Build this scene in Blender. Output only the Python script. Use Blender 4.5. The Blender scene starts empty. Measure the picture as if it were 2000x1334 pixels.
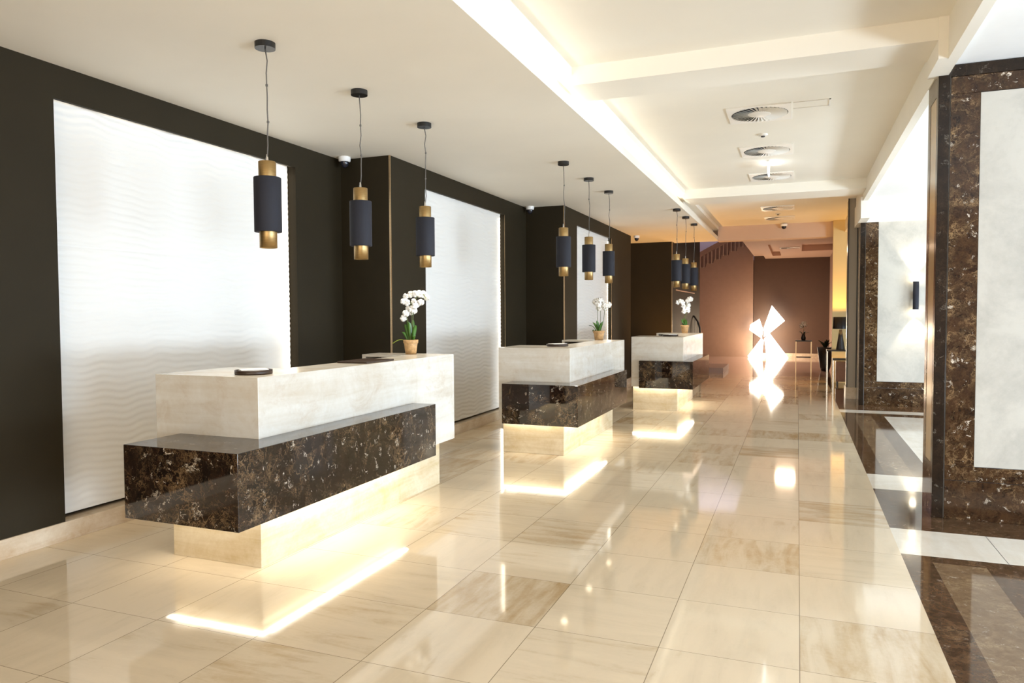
import bpy, math, random
from mathutils import Vector, Matrix

random.seed(7)
scene = bpy.context.scene
COL = scene.collection

# ------------------------------------------------------------------ camera
EYE = 1.526
YAW, PITCH, ROLL = 0.37615, 0.037992, -0.0049007
cam_data = bpy.data.cameras.new('camera')
cam = bpy.data.objects.new('camera', cam_data)
COL.objects.link(cam)
cam_data.sensor_width = 36.0
cam_data.lens = 1412.95 / 2000 * 36
cam_data.clip_end = 200
_cy, _sy, _cp, _sp, _cr, _sr = math.cos(YAW), math.sin(YAW), math.cos(PITCH), math.sin(PITCH), math.cos(ROLL), math.sin(ROLL)
_Rz = Matrix(((_cy, _sy, 0), (-_sy, _cy, 0), (0, 0, 1)))
_M = Matrix(((1, 0, 0), (0, 0, -1), (0, 1, 0)))
_Rx = Matrix(((1, 0, 0), (0, _cp, -_sp), (0, _sp, _cp)))
_Rr = Matrix(((_cr, -_sr, 0), (_sr, _cr, 0), (0, 0, 1)))
_W = _Rr @ _Rx @ _M @ _Rz
_rot = Matrix((_W[0], -Vector(_W[1]), -Vector(_W[2]))).transposed()
cam.matrix_world = Matrix.Translation((0, 0, EYE)) @ _rot.to_4x4()
scene.camera = cam

# ------------------------------------------------------------------ view, world
scene.view_settings.view_transform = 'Standard'
scene.view_settings.look = 'None'
scene.view_settings.gamma = 1.0
scene.view_settings.use_curve_mapping = False
scene.view_settings.exposure = 0.62
world = bpy.data.worlds.new('world')
scene.world = world
world.use_nodes = True
world.node_tree.nodes['Background'].inputs[0].default_value = (0.9, 0.95, 1.0, 1)
world.node_tree.nodes['Background'].inputs[1].default_value = 0.6
try:
    scene.cycles.max_bounces = 10
    scene.cycles.diffuse_bounces = 6
    scene.cycles.glossy_bounces = 5
    scene.cycles.sample_clamp_indirect = 6.0
    scene.cycles.blur_glossy = 0.3
except Exception:
    pass

# ------------------------------------------------------------------ large lights
def area(name, loc, direction, sx, sy, power, col, spread=math.pi, axis=(0, 1, 0)):
    l = bpy.data.lights.new(name, 'AREA')
    l.shape = 'RECTANGLE'; l.size = sx; l.size_y = sy
    l.energy = power; l.color = col; l.spread = spread
    o = bpy.data.objects.new(name, l); COL.objects.link(o)
    o.location = loc
    z = -Vector(direction).normalized(); ax = Vector(axis)          # local Y (size_y) runs along axis
    y = (ax - z * ax.dot(z)).normalized(); x = y.cross(z)
    o.rotation_euler = Matrix((x, y, z)).transposed().to_euler()
    return o

def point(name, loc, power, col, r=0.05):
    l = bpy.data.lights.new(name, 'POINT'); l.energy = power; l.color = col; l.shadow_soft_size = r
    o = bpy.data.objects.new(name, l); COL.objects.link(o); o.location = loc
    return o

def spot(name, loc, direction, power, col, angle=1.2, blend=0.5, r=0.03):
    l = bpy.data.lights.new(name, 'SPOT'); l.energy = power; l.color = col
    l.spot_size = angle; l.spot_blend = blend; l.shadow_soft_size = r
    o = bpy.data.objects.new(name, l); COL.objects.link(o); o.location = loc
    o.rotation_euler = Vector(direction).to_track_quat('-Z', 'Y').to_euler()
    return o

DAY = (0.72, 0.86, 1.0)
WARM = (1.0, 0.78, 0.50)
WARMW = (1.0, 0.88, 0.70)
# added daylight fill at assumed windows on the right (their openings are built below)
for wy, wp in ((0.2, 215), (3.8, 215), (9.6, 240)):
    area('window_daylight', (6.42, wy, 0.65), (-1, 0, 0.5), 0.9, 2.6, wp, DAY)       # added light, set low to cast the fascia shadow on the coffers
    area('window_skylight', (6.43, wy, 2.1), (-1, 0, -0.1), 1.2, 2.6, 50, DAY)  # added upper fill at the same assumed openings
# added warm fill behind the camera, for unseen room light
area('entrance_daylight', (-0.6, -2.9, 1.5), (0, 1, 0), 2.6, 4.6, 105, (1.0, 0.84, 0.62), axis=(1, 0, 0))

# ------------------------------------------------------------------ helpers
class MB:
    def __init__(s):
        s.v = []; s.f = []; s.sm = []
    def add(s, vs, fs, smooth=False):
        b = len(s.v); s.v += [tuple(v) for v in vs]
        s.f += [tuple(i + b for i in f) for f in fs]; s.sm += [smooth] * len(fs)
        return s
    def box(s, x0, x1, y0, y1, z0, z1):
        vs = [(x0, y0, z0), (x1, y0, z0), (x1, y1, z0), (x0, y1, z0), (x0, y0, z1), (x1, y0, z1), (x1, y1, z1), (x0, y1, z1)]
        return s.add(vs, [(0, 3, 2, 1), (4, 5, 6, 7), (0, 1, 5, 4), (1, 2, 6, 5), (2, 3, 7, 6), (3, 0, 4, 7)])
    def lathe(s, c, prof, n=28, smooth=True, axis='z'):
        vs = []
        for r, h in prof:
            for k in range(n):
                a = 2 * math.pi * k / n
                if axis == 'z': vs.append((c[0] + r * math.cos(a), c[1] + r * math.sin(a), c[2] + h))
                else: vs.append((c[0] + h, c[1] + r * math.cos(a), c[2] + r * math.sin(a)))
        fs = []
        for i in range(len(prof) - 1):
            for k in range(n):
                k2 = (k + 1) % n
                fs.append((i * n + k, i * n + k2, (i + 1) * n + k2, (i + 1) * n + k))
        return s.add(vs, fs, smooth)
    def disc(s, c, r, n=28):
        vs = [c] + [(c[0] + r * math.cos(2 * math.pi * k / n), c[1] + r * math.sin(2 * math.pi * k / n), c[2]) for k in range(n)]
        return s.add(vs, [(0, k + 1, (k + 1) % n + 1) for k in range(n)])
    def cyl(s, c, r, z0, z1, n=28, r1=None):
        r1 = r if r1 is None else r1
        s.lathe(c, [(r, z0), (r1, z1)], n)
        s.disc((c[0], c[1], c[2] + z0), r, n); s.disc((c[0], c[1], c[2] + z1), r1, n)
        return s
    def tube(s, pts, r, n=8):
        pts = [Vector(p) for p in pts]; rings = []
        for i, p in enumerate(pts):
            d = (pts[min(i + 1, len(pts) - 1)] - pts[max(i - 1, 0)]).normalized()
            u = d.orthogonal().normalized() if i == 0 else (pu - d * pu.dot(d)).normalized()
            pu = u; w = d.cross(u)
            rr = r[i] if isinstance(r, (list, tuple)) else r
            rings += [p + (u * math.cos(2 * math.pi * k / n) + w * math.sin(2 * math.pi * k / n)) * rr for k in range(n)]
        fs = []
        m = len(pts)
        for i in range(m - 1):
            for k in range(n):
                k2 = (k + 1) % n
                fs.append((i * n + k, i * n + k2, (i + 1) * n + k2, (i + 1) * n + k))
        fs.append(tuple(range(n - 1, -1, -1))); fs.append(tuple((m - 1) * n + k for k in range(n)))
        return s.add(rings, fs, True)
    def prism(s, poly, y0, y1):           # polygon in x,z extruded along y
        n = len(poly)
        vs = [(x, y0, z) for x, z in poly] + [(x, y1, z) for x, z in poly]
        fs = [tuple(range(n)), tuple(range(2 * n - 1, n - 1, -1))]
        fs += [(k, (k + 1) % n, n + (k + 1) % n, n + k) for k in range(n)]
        return s.add(vs, fs)
    def build(s, name, mat, parent=None, bevel=0.0):
        off = Vector(parent.matrix_world.translation) if parent else Vector((0, 0, 0))
        if parent:
            off = Vector(root_loc(parent))
        me = bpy.data.meshes.new(name)
        me.from_pydata([tuple(Vector(v) - off) for v in s.v], [], s.f)
        me.polygons.foreach_set('use_smooth', s.sm)
        me.materials.append(mat)
        import bmesh
        bm = bmesh.new(); bm.from_mesh(me)
        bmesh.ops.recalc_face_normals(bm, faces=bm.faces)
        bm.to_mesh(me); bm.free()
        o = bpy.data.objects.new(name, me); COL.objects.link(o)
        if parent: o.parent = parent
        if bevel:
            b = o.modifiers.new('bevel', 'BEVEL'); b.width = bevel; b.segments = 2; b.limit_method = 'ANGLE'
        return o

def root_loc(o):
    v = Vector(o.location)
    while o.parent:
        o = o.parent; v = v + Vector(o.location)
    return v

def tag(o, label, cat, group=None, kind=None):
    o['label'] = label; o['category'] = cat
    if group: o['group'] = group
    if kind: o['kind'] = kind
    return o

def thing(name, label, cat, loc, group=None, kind=None):
    o = bpy.data.objects.new(name, None); COL.objects.link(o)
    o.location = loc; o.empty_display_size = 0.1
    return tag(o, label, cat, group, kind)

def struct(o):
    o['kind'] = 'structure'
    return o

# ------------------------------------------------------------------ materials
def new_mat(name):
    m = bpy.data.materials.new(name); m.use_nodes = True
    nt = m.node_tree; b = nt.nodes['Principled BSDF']
    return m, nt, b

def simple(name, col, rough=0.5, metal=0.0, noise=0.0, nscale=8, emit=None, es=0.0, bump=0.0, spec=None):
    m, nt, b = new_mat(name)
    b.inputs['Base Color'].default_value = (*col, 1)
    b.inputs['Roughness'].default_value = rough
    b.inputs['Metallic'].default_value = metal
    if spec is not None: b.inputs['Specular IOR Level'].default_value = spec
    if emit:
        b.inputs['Emission Color'].default_value = (*emit, 1); b.inputs['Emission Strength'].default_value = es
    g = nt.nodes.new('ShaderNodeNewGeometry')
    n = nt.nodes.new('ShaderNodeTexNoise'); n.inputs['Scale'].default_value = nscale; n.inputs['Detail'].default_value = 5
    nt.links.new(g.outputs['Position'], n.inputs['Vector'])
    if noise > 0:
        r = nt.nodes.new('ShaderNodeValToRGB')
        r.color_ramp.elements[0].color = (*[c * (1 - noise) for c in col], 1)
        r.color_ramp.elements[1].color = (*[min(1, c * (1 + noise)) for c in col], 1)
        r.color_ramp.elements[0].position = 0.3; r.color_ramp.elements[1].position = 0.7
        nt.links.new(n.outputs['Fac'], r.inputs['Fac']); nt.links.new(r.outputs['Color'], b.inputs['Base Color'])
    if bump > 0:
        bp = nt.nodes.new('ShaderNodeBump'); bp.inputs['Strength'].default_value = bump; bp.inputs['Distance'].default_value = 0.002
        nt.links.new(n.outputs['Fac'], bp.inputs['Height']); nt.links.new(bp.outputs['Normal'], b.inputs['Normal'])
    return m

def nd(nt, t, **kw):
    n = nt.nodes.new(t)
    for k, v in kw.items():
        if k in n.inputs: n.inputs[k].default_value = v
        else: setattr(n, k, v)
    return n

def mathn(nt, op, a, b=None, c=None):
    n = nt.nodes.new('ShaderNodeMath'); n.operation = op
    for i, v in enumerate((a, b, c)):
        if v is None: continue
        if isinstance(v, (int, float)): n.inputs[i].default_value = v
        else: nt.links.new(v, n.inputs[i])
    return n.outputs[0]

def mixc(nt, fac, a, b, mode='MIX'):
    n = nt.nodes.new('ShaderNodeMix'); n.data_type = 'RGBA'; n.blend_type = mode
    if isinstance(fac, (int, float)): n.inputs[0].default_value = fac
    else: nt.links.new(fac, n.inputs[0])
    for i, v in ((6, a), (7, b)):
        if isinstance(v, tuple): n.inputs[i].default_value = (*v, 1)
        else: nt.links.new(v, n.inputs[i])
    return n.outputs[2]

def ramp(nt, fac, stops):
    r = nt.nodes.new('ShaderNodeValToRGB')
    e = r.color_ramp.elements
    while len(e) < len(stops): e.new(0.5)
    for i, (p, c) in enumerate(stops):
        e[i].position = p; e[i].color = (*c, 1) if len(c) == 3 else c
    nt.links.new(fac, r.inputs['Fac'])
    return r.outputs['Color']

def noise(nt, vec, scale, detail=6, rough=0.55, dist=0.0):
    n = nd(nt, 'ShaderNodeTexNoise'); n.inputs['Scale'].default_value = scale; n.inputs['Detail'].default_value = detail
    n.inputs['Roughness'].default_value = rough; n.inputs['Distortion'].default_value = dist
    nt.links.new(vec, n.inputs['Vector'])
    return n.outputs['Fac']

def vscale(nt, vec, s):
    n = nt.nodes.new('ShaderNodeVectorMath'); n.operation = 'MULTIPLY'
    nt.links.new(vec, n.inputs[0]); n.inputs[1].default_value = s
    return n.outputs[0]

def floor_tiles(name, light, dark, rough=0.06, tint=None):
    """polished stone tiles, 0.6 m square, each cut differently"""
    m, nt, b = new_mat(name)
    g = nt.nodes.new('ShaderNodeNewGeometry')
    sp = nt.nodes.new('ShaderNodeSeparateXYZ'); nt.links.new(g.outputs['Position'], sp.inputs[0])
    u = mathn(nt, 'DIVIDE', mathn(nt, 'SUBTRACT', sp.outputs[0], 0.022), 0.6)
    v = mathn(nt, 'DIVIDE', mathn(nt, 'SUBTRACT', sp.outputs[1], 3.268), 0.6)
    iu = mathn(nt, 'FLOOR', u); iv = mathn(nt, 'FLOOR', v)
    fu = mathn(nt, 'FRACT', u); fv = mathn(nt, 'FRACT', v)
    cmb = nt.nodes.new('ShaderNodeCombineXYZ'); nt.links.new(iu, cmb.inputs[0]); nt.links.new(iv, cmb.inputs[1])
    wn = nt.nodes.new('ShaderNodeTexWhiteNoise'); wn.noise_dimensions = '2D'; nt.links.new(cmb.outputs[0], wn.inputs['Vector'])
    rnd = wn.outputs['Value']
    # distance to the nearest joint
    du = mathn(nt, 'MINIMUM', fu, mathn(nt, 'SUBTRACT', 1.0, fu))
    dv = mathn(nt, 'MINIMUM', fv, mathn(nt, 'SUBTRACT', 1.0, fv))
    gu = mathn(nt, 'LESS_THAN', du, 0.0031); gv = mathn(nt, 'LESS_THAN', dv, 0.0024)
    # per tile offset so that the veins do not run on from tile to tile
    off = nt.nodes.new('ShaderNodeVectorMath'); off.operation = 'SCALE'
    nt.links.new(wn.outputs['Color'], off.inputs[0]); off.inputs['Scale'].default_value = 37.0
    add = nt.nodes.new('ShaderNodeVectorMath'); add.operation = 'ADD'
    nt.links.new(g.outputs['Position'], add.inputs[0]); nt.links.new(off.outputs[0], add.inputs[1])
    pa = vscale(nt, add.outputs[0], (1.6, 9.0, 1)); pb = vscale(nt, add.outputs[0], (9.0, 1.6, 1))
    sel = mathn(nt, 'GREATER_THAN', mathn(nt, 'FRACT', mathn(nt, 'MULTIPLY', rnd, 7.3)), 0.62)
    mv = nt.nodes.new('ShaderNodeMix'); mv.data_type = 'VECTOR'
    nt.links.new(sel, mv.inputs[0]); nt.links.new(pb, mv.inputs[4]); nt.links.new(pa, mv.inputs[5])
    st = noise(nt, mv.outputs[1], 1.3, 7, 0.6, 0.5)
    cl = noise(nt, add.outputs[0], 2.2, 5, 0.6)
    fine = noise(nt, add.outputs[0], 45, 4, 0.6)
    base = mathn(nt, 'POWER', rnd, 3.0)
    k = mathn(nt, 'ADD', mathn(nt, 'MULTIPLY', base, 0.6), mathn(nt, 'MULTIPLY', mathn(nt, 'SUBTRACT', st, 0.45), 1.5))
    k = mathn(nt, 'ADD', k, mathn(nt, 'MULTIPLY', mathn(nt, 'SUBTRACT', cl, 0.5), 0.9))
    k = mathn(nt, 'ADD', k, mathn(nt, 'MULTIPLY', mathn(nt, 'SUBTRACT', fine, 0.5), 0.25))
    kc = nt.nodes.new('ShaderNodeClamp'); nt.links.new(k, kc.inputs[0])
    c = ramp(nt, kc.outputs[0], [(0.0, light), (0.35, tuple(l * .93 for l in light)), (1.0, dark)])
    gm = mathn(nt, 'MAXIMUM', gu, gv)
    c = mixc(nt, mathn(nt, 'MULTIPLY', gm, 0.75), c, (0.13, 0.085, 0.045))
    nt.links.new(c, b.inputs['Base Color'])
    b.inputs['Roughness'].default_value = rough
    b.inputs['IOR'].default_value = 1.6
    return m

def travertine(name, c1, c2, rough=0.25, axis='h', stain=0.0, scale=1.0):
    m, nt, b = new_mat(name)
    g = nt.nodes.new('ShaderNodeNewGeometry')
    s = {'h': (1.2, 1.2, 14), 'y': (9, 1.4, 9)}[axis]
    p = vscale(nt, g.outputs['Position'], tuple(q * scale for q in s))
    st = noise(nt, p, 1.0, 7, 0.6, 0.4)
    cl = noise(nt, g.outputs['Position'], 3.0, 6, 0.65, 0.8)
    f = noise(nt, g.outputs['Position'], 30, 5, 0.7)
    k = mathn(nt, 'ADD', mathn(nt, 'MULTIPLY', st, 0.6), mathn(nt, 'ADD', mathn(nt, 'MULTIPLY', cl, 0.6), mathn(nt, 'MULTIPLY', f, 0.2)))
    c = ramp(nt, k, [(0.5, c1), (0.72, tuple((a + d) / 2 for a, d in zip(c1, c2))), (0.95, c2)])
    if stain > 0:
        s2 = noise(nt, vscale(nt, g.outputs['Position'], (2.2, 2.2, 3.5)), 1.5, 6, 0.7, 1.2)
        c = mixc(nt, mathn(nt, 'MULTIPLY', ramp(nt, s2, [(0.52, (0, 0, 0)), (0.68, (1, 1, 1))]), stain), c, (0.42, 0.27, 0.14))
    nt.links.new(c, b.inputs['Base Color'])
    b.inputs['Roughness'].default_value = rough
    return m

def emperador(name, base_d, base_l, vein, vs=9.0, amount=0.6, white=0.7, rough=0.05, ior=1.55):
    """dark brown marble broken by tan veins and white flecks"""
    m, nt, b = new_mat(name)
    g = nt.nodes.new('ShaderNodeNewGeometry')
    P = g.outputs['Position']
    dn = nt.nodes.new('ShaderNodeTexNoise'); dn.inputs['Scale'].default_value = 3.2; dn.inputs['Detail'].default_value = 7; dn.inputs['Roughness'].default_value = 0.65
    nt.links.new(P, dn.inputs['Vector'])
    ds = nt.nodes.new('ShaderNodeVectorMath'); ds.operation = 'SCALE'; ds.inputs['Scale'].default_value = 0.45
    nt.links.new(dn.outputs['Color'], ds.inputs[0])
    ad = nt.nodes.new('ShaderNodeVectorMath'); ad.operation = 'ADD'; nt.links.new(P, ad.inputs[0]); nt.links.new(ds.outputs[0], ad.inputs[1])
    D = ad.outputs[0]
    def cracks(scale, w):
        v = nt.nodes.new('ShaderNodeTexVoronoi'); v.feature = 'DISTANCE_TO_EDGE'; v.inputs['Scale'].default_value = scale
        nt.links.new(D, v.inputs['Vector'])
        return ramp(nt, v.outputs['Distance'], [(0.0, (1, 1, 1)), (w, (0.25, 0.25, 0.25)), (w * 2.5, (0, 0, 0))])
    big = cracks(vs * 0.45, 0.03); small = cracks(vs * 1.5, 0.07); tiny = cracks(vs * 4.0, 0.12)
    zone = ramp(nt, noise(nt, P, 2.6, 5, 0.6, 1.5), [(0.42, (0, 0, 0)), (0.62, (1, 1, 1))])
    zone2 = ramp(nt, noise(nt, D, 5.5, 5, 0.7), [(0.45, (0, 0, 0)), (0.65, (1, 1, 1))])
    body = ramp(nt, noise(nt, D, 14, 8, 0.7), [(0.35, base_d), (0.68, base_l)])
    vz = mathn(nt, 'MULTIPLY', mathn(nt, 'MAXIMUM', mathn(nt, 'MULTIPLY', small, zone), mathn(nt, 'MULTIPLY', tiny, mathn(nt, 'MULTIPLY', zone2, 0.35))), amount)
    vz = mathn(nt, 'MAXIMUM', vz, mathn(nt, 'MULTIPLY', big, mathn(nt, 'MULTIPLY', zone2, amount * 0.9)))
    def ridge(scale, power, stretch=(1, 1, 1)):
        q = noise(nt, vscale(nt, D, stretch), scale, 7, 0.62, 0.6)
        q = mathn(nt, 'SUBTRACT', 1.0, mathn(nt, 'ABSOLUTE', mathn(nt, 'SUBTRACT', mathn(nt, 'MULTIPLY', q, 2.0), 1.0)))
        return mathn(nt, 'POWER', q, power)
    fil = mathn(nt, 'MAXIMUM', ridge(4.5, 60), mathn(nt, 'MULTIPLY', ridge(9.0, 70), 0.7))
    fil = mathn(nt, 'MULTIPLY', fil, mathn(nt, 'ADD', mathn(nt, 'MULTIPLY', zone, 0.8), 0.25))
    vz = mathn(nt, 'MAXIMUM', vz, mathn(nt, 'MULTIPLY', fil, amount * 1.3))
    vc = nt.nodes.new('ShaderNodeClamp'); nt.links.new(vz, vc.inputs[0]); vz = mathn(nt, 'MULTIPLY', mathn(nt, 'POWER', vc.outputs[0], 1.8), 1.5)
    c = mixc(nt, vz, body, vein)
    fl = nt.nodes.new('ShaderNodeTexVoronoi'); fl.inputs['Scale'].default_value = vs * 1.6; nt.links.new(D, fl.inputs['Vector'])
    flm = ramp(nt, fl.outputs['Distance'], [(0.10, (1, 1, 1)), (0.17, (0, 0, 0))])
    flz = ramp(nt, noise(nt, P, 6.0, 4, 0.6), [(0.55, (0, 0, 0)), (0.62, (1, 1, 1))])
    c = mixc(nt, mathn(nt, 'MULTIPLY', mathn(nt, 'MULTIPLY', flm, flz), white), c, (0.66, 0.58, 0.47))
    wf = mathn(nt, 'MULTIPLY', mathn(nt, 'GREATER_THAN', ridge(9.0, 10, (1.6, 1.6, 0.8)), 0.80), ramp(nt, noise(nt, P, 17.0, 3, 0.5), [(0.60, (0, 0, 0)), (0.64, (1, 1, 1))]))
    c = mixc(nt, mathn(nt, 'MULTIPLY', wf, white), c, (0.70, 0.62, 0.50))
    nt.links.new(c, b.inputs['Base Color'])
    b.inputs['Roughness'].default_value = rough; b.inputs['IOR'].default_value = ior
    return m

def concrete_panel(name, col, rough=0.5):
    m, nt, b = new_mat(name)
    g = nt.nodes.new('ShaderNodeNewGeometry'); P = g.outputs['Position']
    k = mathn(nt, 'ADD', mathn(nt, 'MULTIPLY', noise(nt, P, 1.8, 6, 0.65, 0.6), 0.8), mathn(nt, 'MULTIPLY', noise(nt, P, 22, 5, 0.7), 0.2))
    c = ramp(nt, k, [(0.38, tuple(q * 0.80 for q in col)), (0.55, col), (0.7, tuple(min(1, q * 1.06) for q in col))])
    nt.links.new(c, b.inputs['Base Color']); b.inputs['Roughness'].default_value = rough
    return m

def brushed(name, col, rough=0.28):
    m, nt, b = new_mat(name)
    g = nt.nodes.new('ShaderNodeNewGeometry')
    n = noise(nt, vscale(nt, g.outputs['Position'], (6, 6, 120)), 4, 4)
    nt.links.new(ramp(nt, n, [(0.3, tuple(q * .75 for q in col)), (0.7, col)]), b.inputs['Base Color'])
    b.inputs['Metallic'].default_value = 1.0; b.inputs['Roughness'].default_value = rough
    return m

M_floor = floor_tiles('polished_limestone_tiles', (0.73, 0.605, 0.435), (0.45, 0.30, 0.145))
M_floor_rear = simple('rear_polished_floor', (0.50, 0.36, 0.32), 0.07, noise=0.12, nscale=3)
M_white_stone = travertine('white_floor_marble', (0.86, 0.82, 0.74), (0.70, 0.62, 0.50), 0.07, 'y')
M_brown_floor = emperador('dark_floor_marble', (0.045, 0.024, 0.013), (0.13, 0.07, 0.035), (0.36, 0.24, 0.13), 7, 0.45, 0.25, 0.06, 1.42)
M_light_brown = emperador('light_brown_floor_marble', (0.14, 0.085, 0.045), (0.24, 0.16, 0.09), (0.45, 0.34, 0.2), 6, 0.5, 0.5, 0.06, 1.42)
M_desk_stone = travertine('pale_travertine', (0.72, 0.705, 0.66), (0.56, 0.49, 0.39), 0.22, 'h', 0.28)
M_plinth_stone = travertine('golden_travertine', (0.76, 0.67, 0.50), (0.50, 0.36, 0.17), 0.25, 'h', 0.12)
M_desk_marble = emperador('dark_emperador_marble', (0.003, 0.0015, 0.001), (0.022, 0.009, 0.005), (0.40, 0.26, 0.13), 10, 0.52, 0.75, 0.04)
M_col_marble = emperador('brown_emperador_marble', (0.012, 0.005, 0.002), (0.070, 0.033, 0.013), (0.36, 0.23, 0.11), 8, 0.75, 1.0, 0.12, 1.42)
M_dark_trim = emperador('darkest_marble_trim', (0.012, 0.008, 0.005), (0.024, 0.014, 0.008), (0.09, 0.055, 0.03), 10, 0.5, 0.2, 0.14, 1.35)
M_panel = concrete_panel('cream_mottled_plaster', (0.50, 0.475, 0.42), 0.35)
M_side_panel = simple('bronze_tan_panel', (0.46, 0.32, 0.17), 0.15, noise=0.08, nscale=5)
M_wall = simple('dark_olive_brown_paint', (0.024, 0.018, 0.009), 0.6, noise=0.05, nscale=3, spec=0.15)
M_ceil = simple('white_ceiling_paint', (0.82, 0.77, 0.67), 0.7, noise=0.02, nscale=1.5)
M_white = simple('white_wall_paint', (0.88, 0.88, 0.87), 0.6, noise=0.01)
M_wave = simple('white_relief_plaster', (0.76, 0.75, 0.725), 0.7, spec=0.2)
M_skirt = travertine('skirting_limestone', (0.74, 0.66, 0.54), (0.46, 0.32, 0.19), 0.2, 'y', 0.3)
M_bronze = brushed('bronze_edge_trim', (0.62, 0.46, 0.28), 0.3)
M_brass = brushed('aged_brass', (0.50, 0.34, 0.15), 0.42)
M_navy = simple('navy_fabric_shade', (0.012, 0.013, 0.022), 0.75, bump=0.4, nscale=600)
M_black = simple('black_metal', (0.012, 0.011, 0.010), 0.35)
M_cord = simple('grey_flex_cord', (0.12, 0.11, 0.10), 0.5)
M_leather = simple('dark_brown_leather', (0.035, 0.018, 0.010), 0.4, bump=0.3, nscale=300)
M_paper = simple('white_paper', (0.90, 0.89, 0.86), 0.7)
M_inside = simple('dark_cabinet_interior', (0.05, 0.032, 0.018), 0.5)
M_chrome = simple('polished_chrome', (0.75, 0.74, 0.72), 0.12, 1.0)
M_terra = simple('tan_terracotta', (0.50, 0.30, 0.13), 0.6, noise=0.25, nscale=35)
M_soil = simple('dark_bark_soil', (0.05, 0.03, 0.02), 0.9, bump=1.0, nscale=120)
M_leaf = simple('green_orchid_leaf', (0.06, 0.16, 0.02), 0.35, noise=0.2, nscale=20)
M_lime = simple('lime_orchid_leaf', (0.33, 0.42, 0.03), 0.4, noise=0.15, nscale=20)
M_stem = simple('green_brown_stem', (0.10, 0.12, 0.03), 0.5)
M_petal = simple('white_orchid_petal', (0.90, 0.88, 0.84), 0.5)
M_led = simple('warm_led_strip', (1, 0.9, 0.7), 0.5, emit=(1.0, 0.94, 0.82), es=7)
M_bulb = simple('lit_lamp_glass', (1, 0.95, 0.85), 0.3, emit=(1.0, 0.86, 0.62), es=16)
M_vent = simple('white_vent_steel', (0.80, 0.77, 0.71), 0.4)
M_ventdark = simple('vent_shadowed_metal', (0.06, 0.055, 0.05), 0.6)
M_glass = simple('dark_camera_dome', (0.02, 0.02, 0.03), 0.08)
M_sculpt = simple('glowing_white_acrylic', (1, 1, 0.98), 0.4, emit=(1.0, 0.92, 0.76), es=5)
M_rear_brown = simple('rear_brown_paint', (0.105, 0.062, 0.045), 0.6, noise=0.03)
M_rear_pink = simple('rear_dusty_pink_paint', (0.40, 0.27, 0.21), 0.6, noise=0.03)
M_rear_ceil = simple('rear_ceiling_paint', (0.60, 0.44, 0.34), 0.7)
M_pil = simple('grey_tan_gloss_panel', (0.33, 0.28, 0.22), 0.25)
M_tan_wall = simple('warm_cream_wall', (0.70, 0.55, 0.27), 0.6)
M_bal = simple('pale_baluster_wood', (0.52, 0.38, 0.30), 0.5)
M_lav = simple('pale_lilac_wall', (0.70, 0.64, 0.80), 0.6)
M_wall_shade = simple('red_brown_wood', (0.16, 0.06, 0.025), 0.35, noise=0.2, nscale=12)  # tone of the wall where it lies dim under the lamp table
M_planter = simple('dark_planter', (0.025, 0.022, 0.022), 0.4)
M_darkleaf = simple('dark_green_foliage', (0.02, 0.035, 0.015), 0.5)
M_sign = simple('lit_white_panel', (0.95, 0.97, 1), 0.4, emit=(0.95, 0.97, 1.0), es=4)
M_frame = simple('dark_window_frame', (0.06, 0.055, 0.05), 0.4)

# ------------------------------------------------------------------ the setting
CZ = 3.205       # low ceiling over the desks
HZ = 3.52        # coffered ceiling
struct(MB().box(-4.75, 0.62, -3.2, 18.6, -0.12, 0).build('floor', M_floor))
struct(MB().box(-6.5, 1.6, 18.6, 27.2, -0.12, 0).build('floor', M_floor_rear))
struct(MB().box(0.62, 7.0, 12.45, 18.6, -0.12, 0).build('floor', M_brown_floor))
def fl(x0, x1, y0, y1, m):
    struct(MB().box(x0, x1, y0, y1, -0.12, 0).build('floor', m))
X0 = 0.62
fl(X0, 0.78, -3.2, 4.99, M_brown_floor); fl(0.78, 1.06, -3.2, 4.99, M_light_brown)
fl(1.06, 7.0, -3.2, 4.99, M_brown_floor); fl(X0, 7.0, 4.99, 5.11, M_brown_floor)
fl(X0, 1.199, 5.11, 5.70, M_white_stone); fl(1.203, 7.0, 5.11, 5.70, M_white_stone); fl(1.199, 1.203, 5.11, 5.70, M_frame)
fl(X0, 7.0, 5.70, 6.93, M_brown_floor)
fl(X0, 7.0, 6.93, 7.55, M_white_stone)
fl(X0, 0.78, 7.55, 11.8, M_brown_floor); fl(0.78, 1.02, 7.55, 11.8, M_light_brown); fl(1.02, 1.19, 7.55, 11.8, M_brown_floor)
fl(1.19, 7.0, 7.55, 11.8, M_white_stone); fl(X0, 7.0, 11.8, 12.1, M_brown_floor); fl(X0, 7.0, 12.1, 12.45, M_white_stone)

# left walls: three stepped bays, each with a recessed relief panel
def bay(x, ya, yb, n0, n1, nz0=0.128, nz1=2.98):
    T = 0.66   # wall thickness
    back = x - T
    m = MB()
    m.box(back, x, ya, n0, 0.128, CZ); m.box(back, x, n1, yb, 0.128, CZ)
    m.box(x - 0.03, x, n0, n1, nz1, CZ)              # thin lip hides the light slot
    m.box(back, x - 0.2, n0, n1, nz1 + 0.16, CZ)
    m.box(back, x - 0.16, n0, n1, 0.128, nz1 + 0.16)  # back of the recess
    struct(m.build('wall_left', M_wall))
W1, W2, W3 = -4.627, -4.016, -3.382
PX = 0.093   # recess depth of the relief panels
bay(W1, -3.2, 6.684, 3.418, 5.917)
bay(W2, 6.684, 10.79, 7.456, 9.886)
bay(W3, 10.79, 15.6, 11.49, 13.841)
struct(MB().box(-4.5, -2.757, 17.255, 22.4, 0.0, 5.2).build('wall_left', M_wall))
struct(MB().box(-4.7, -4.4, 15.6, 17.3, 0.0, CZ).build('wall_left', M_wall))
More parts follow.
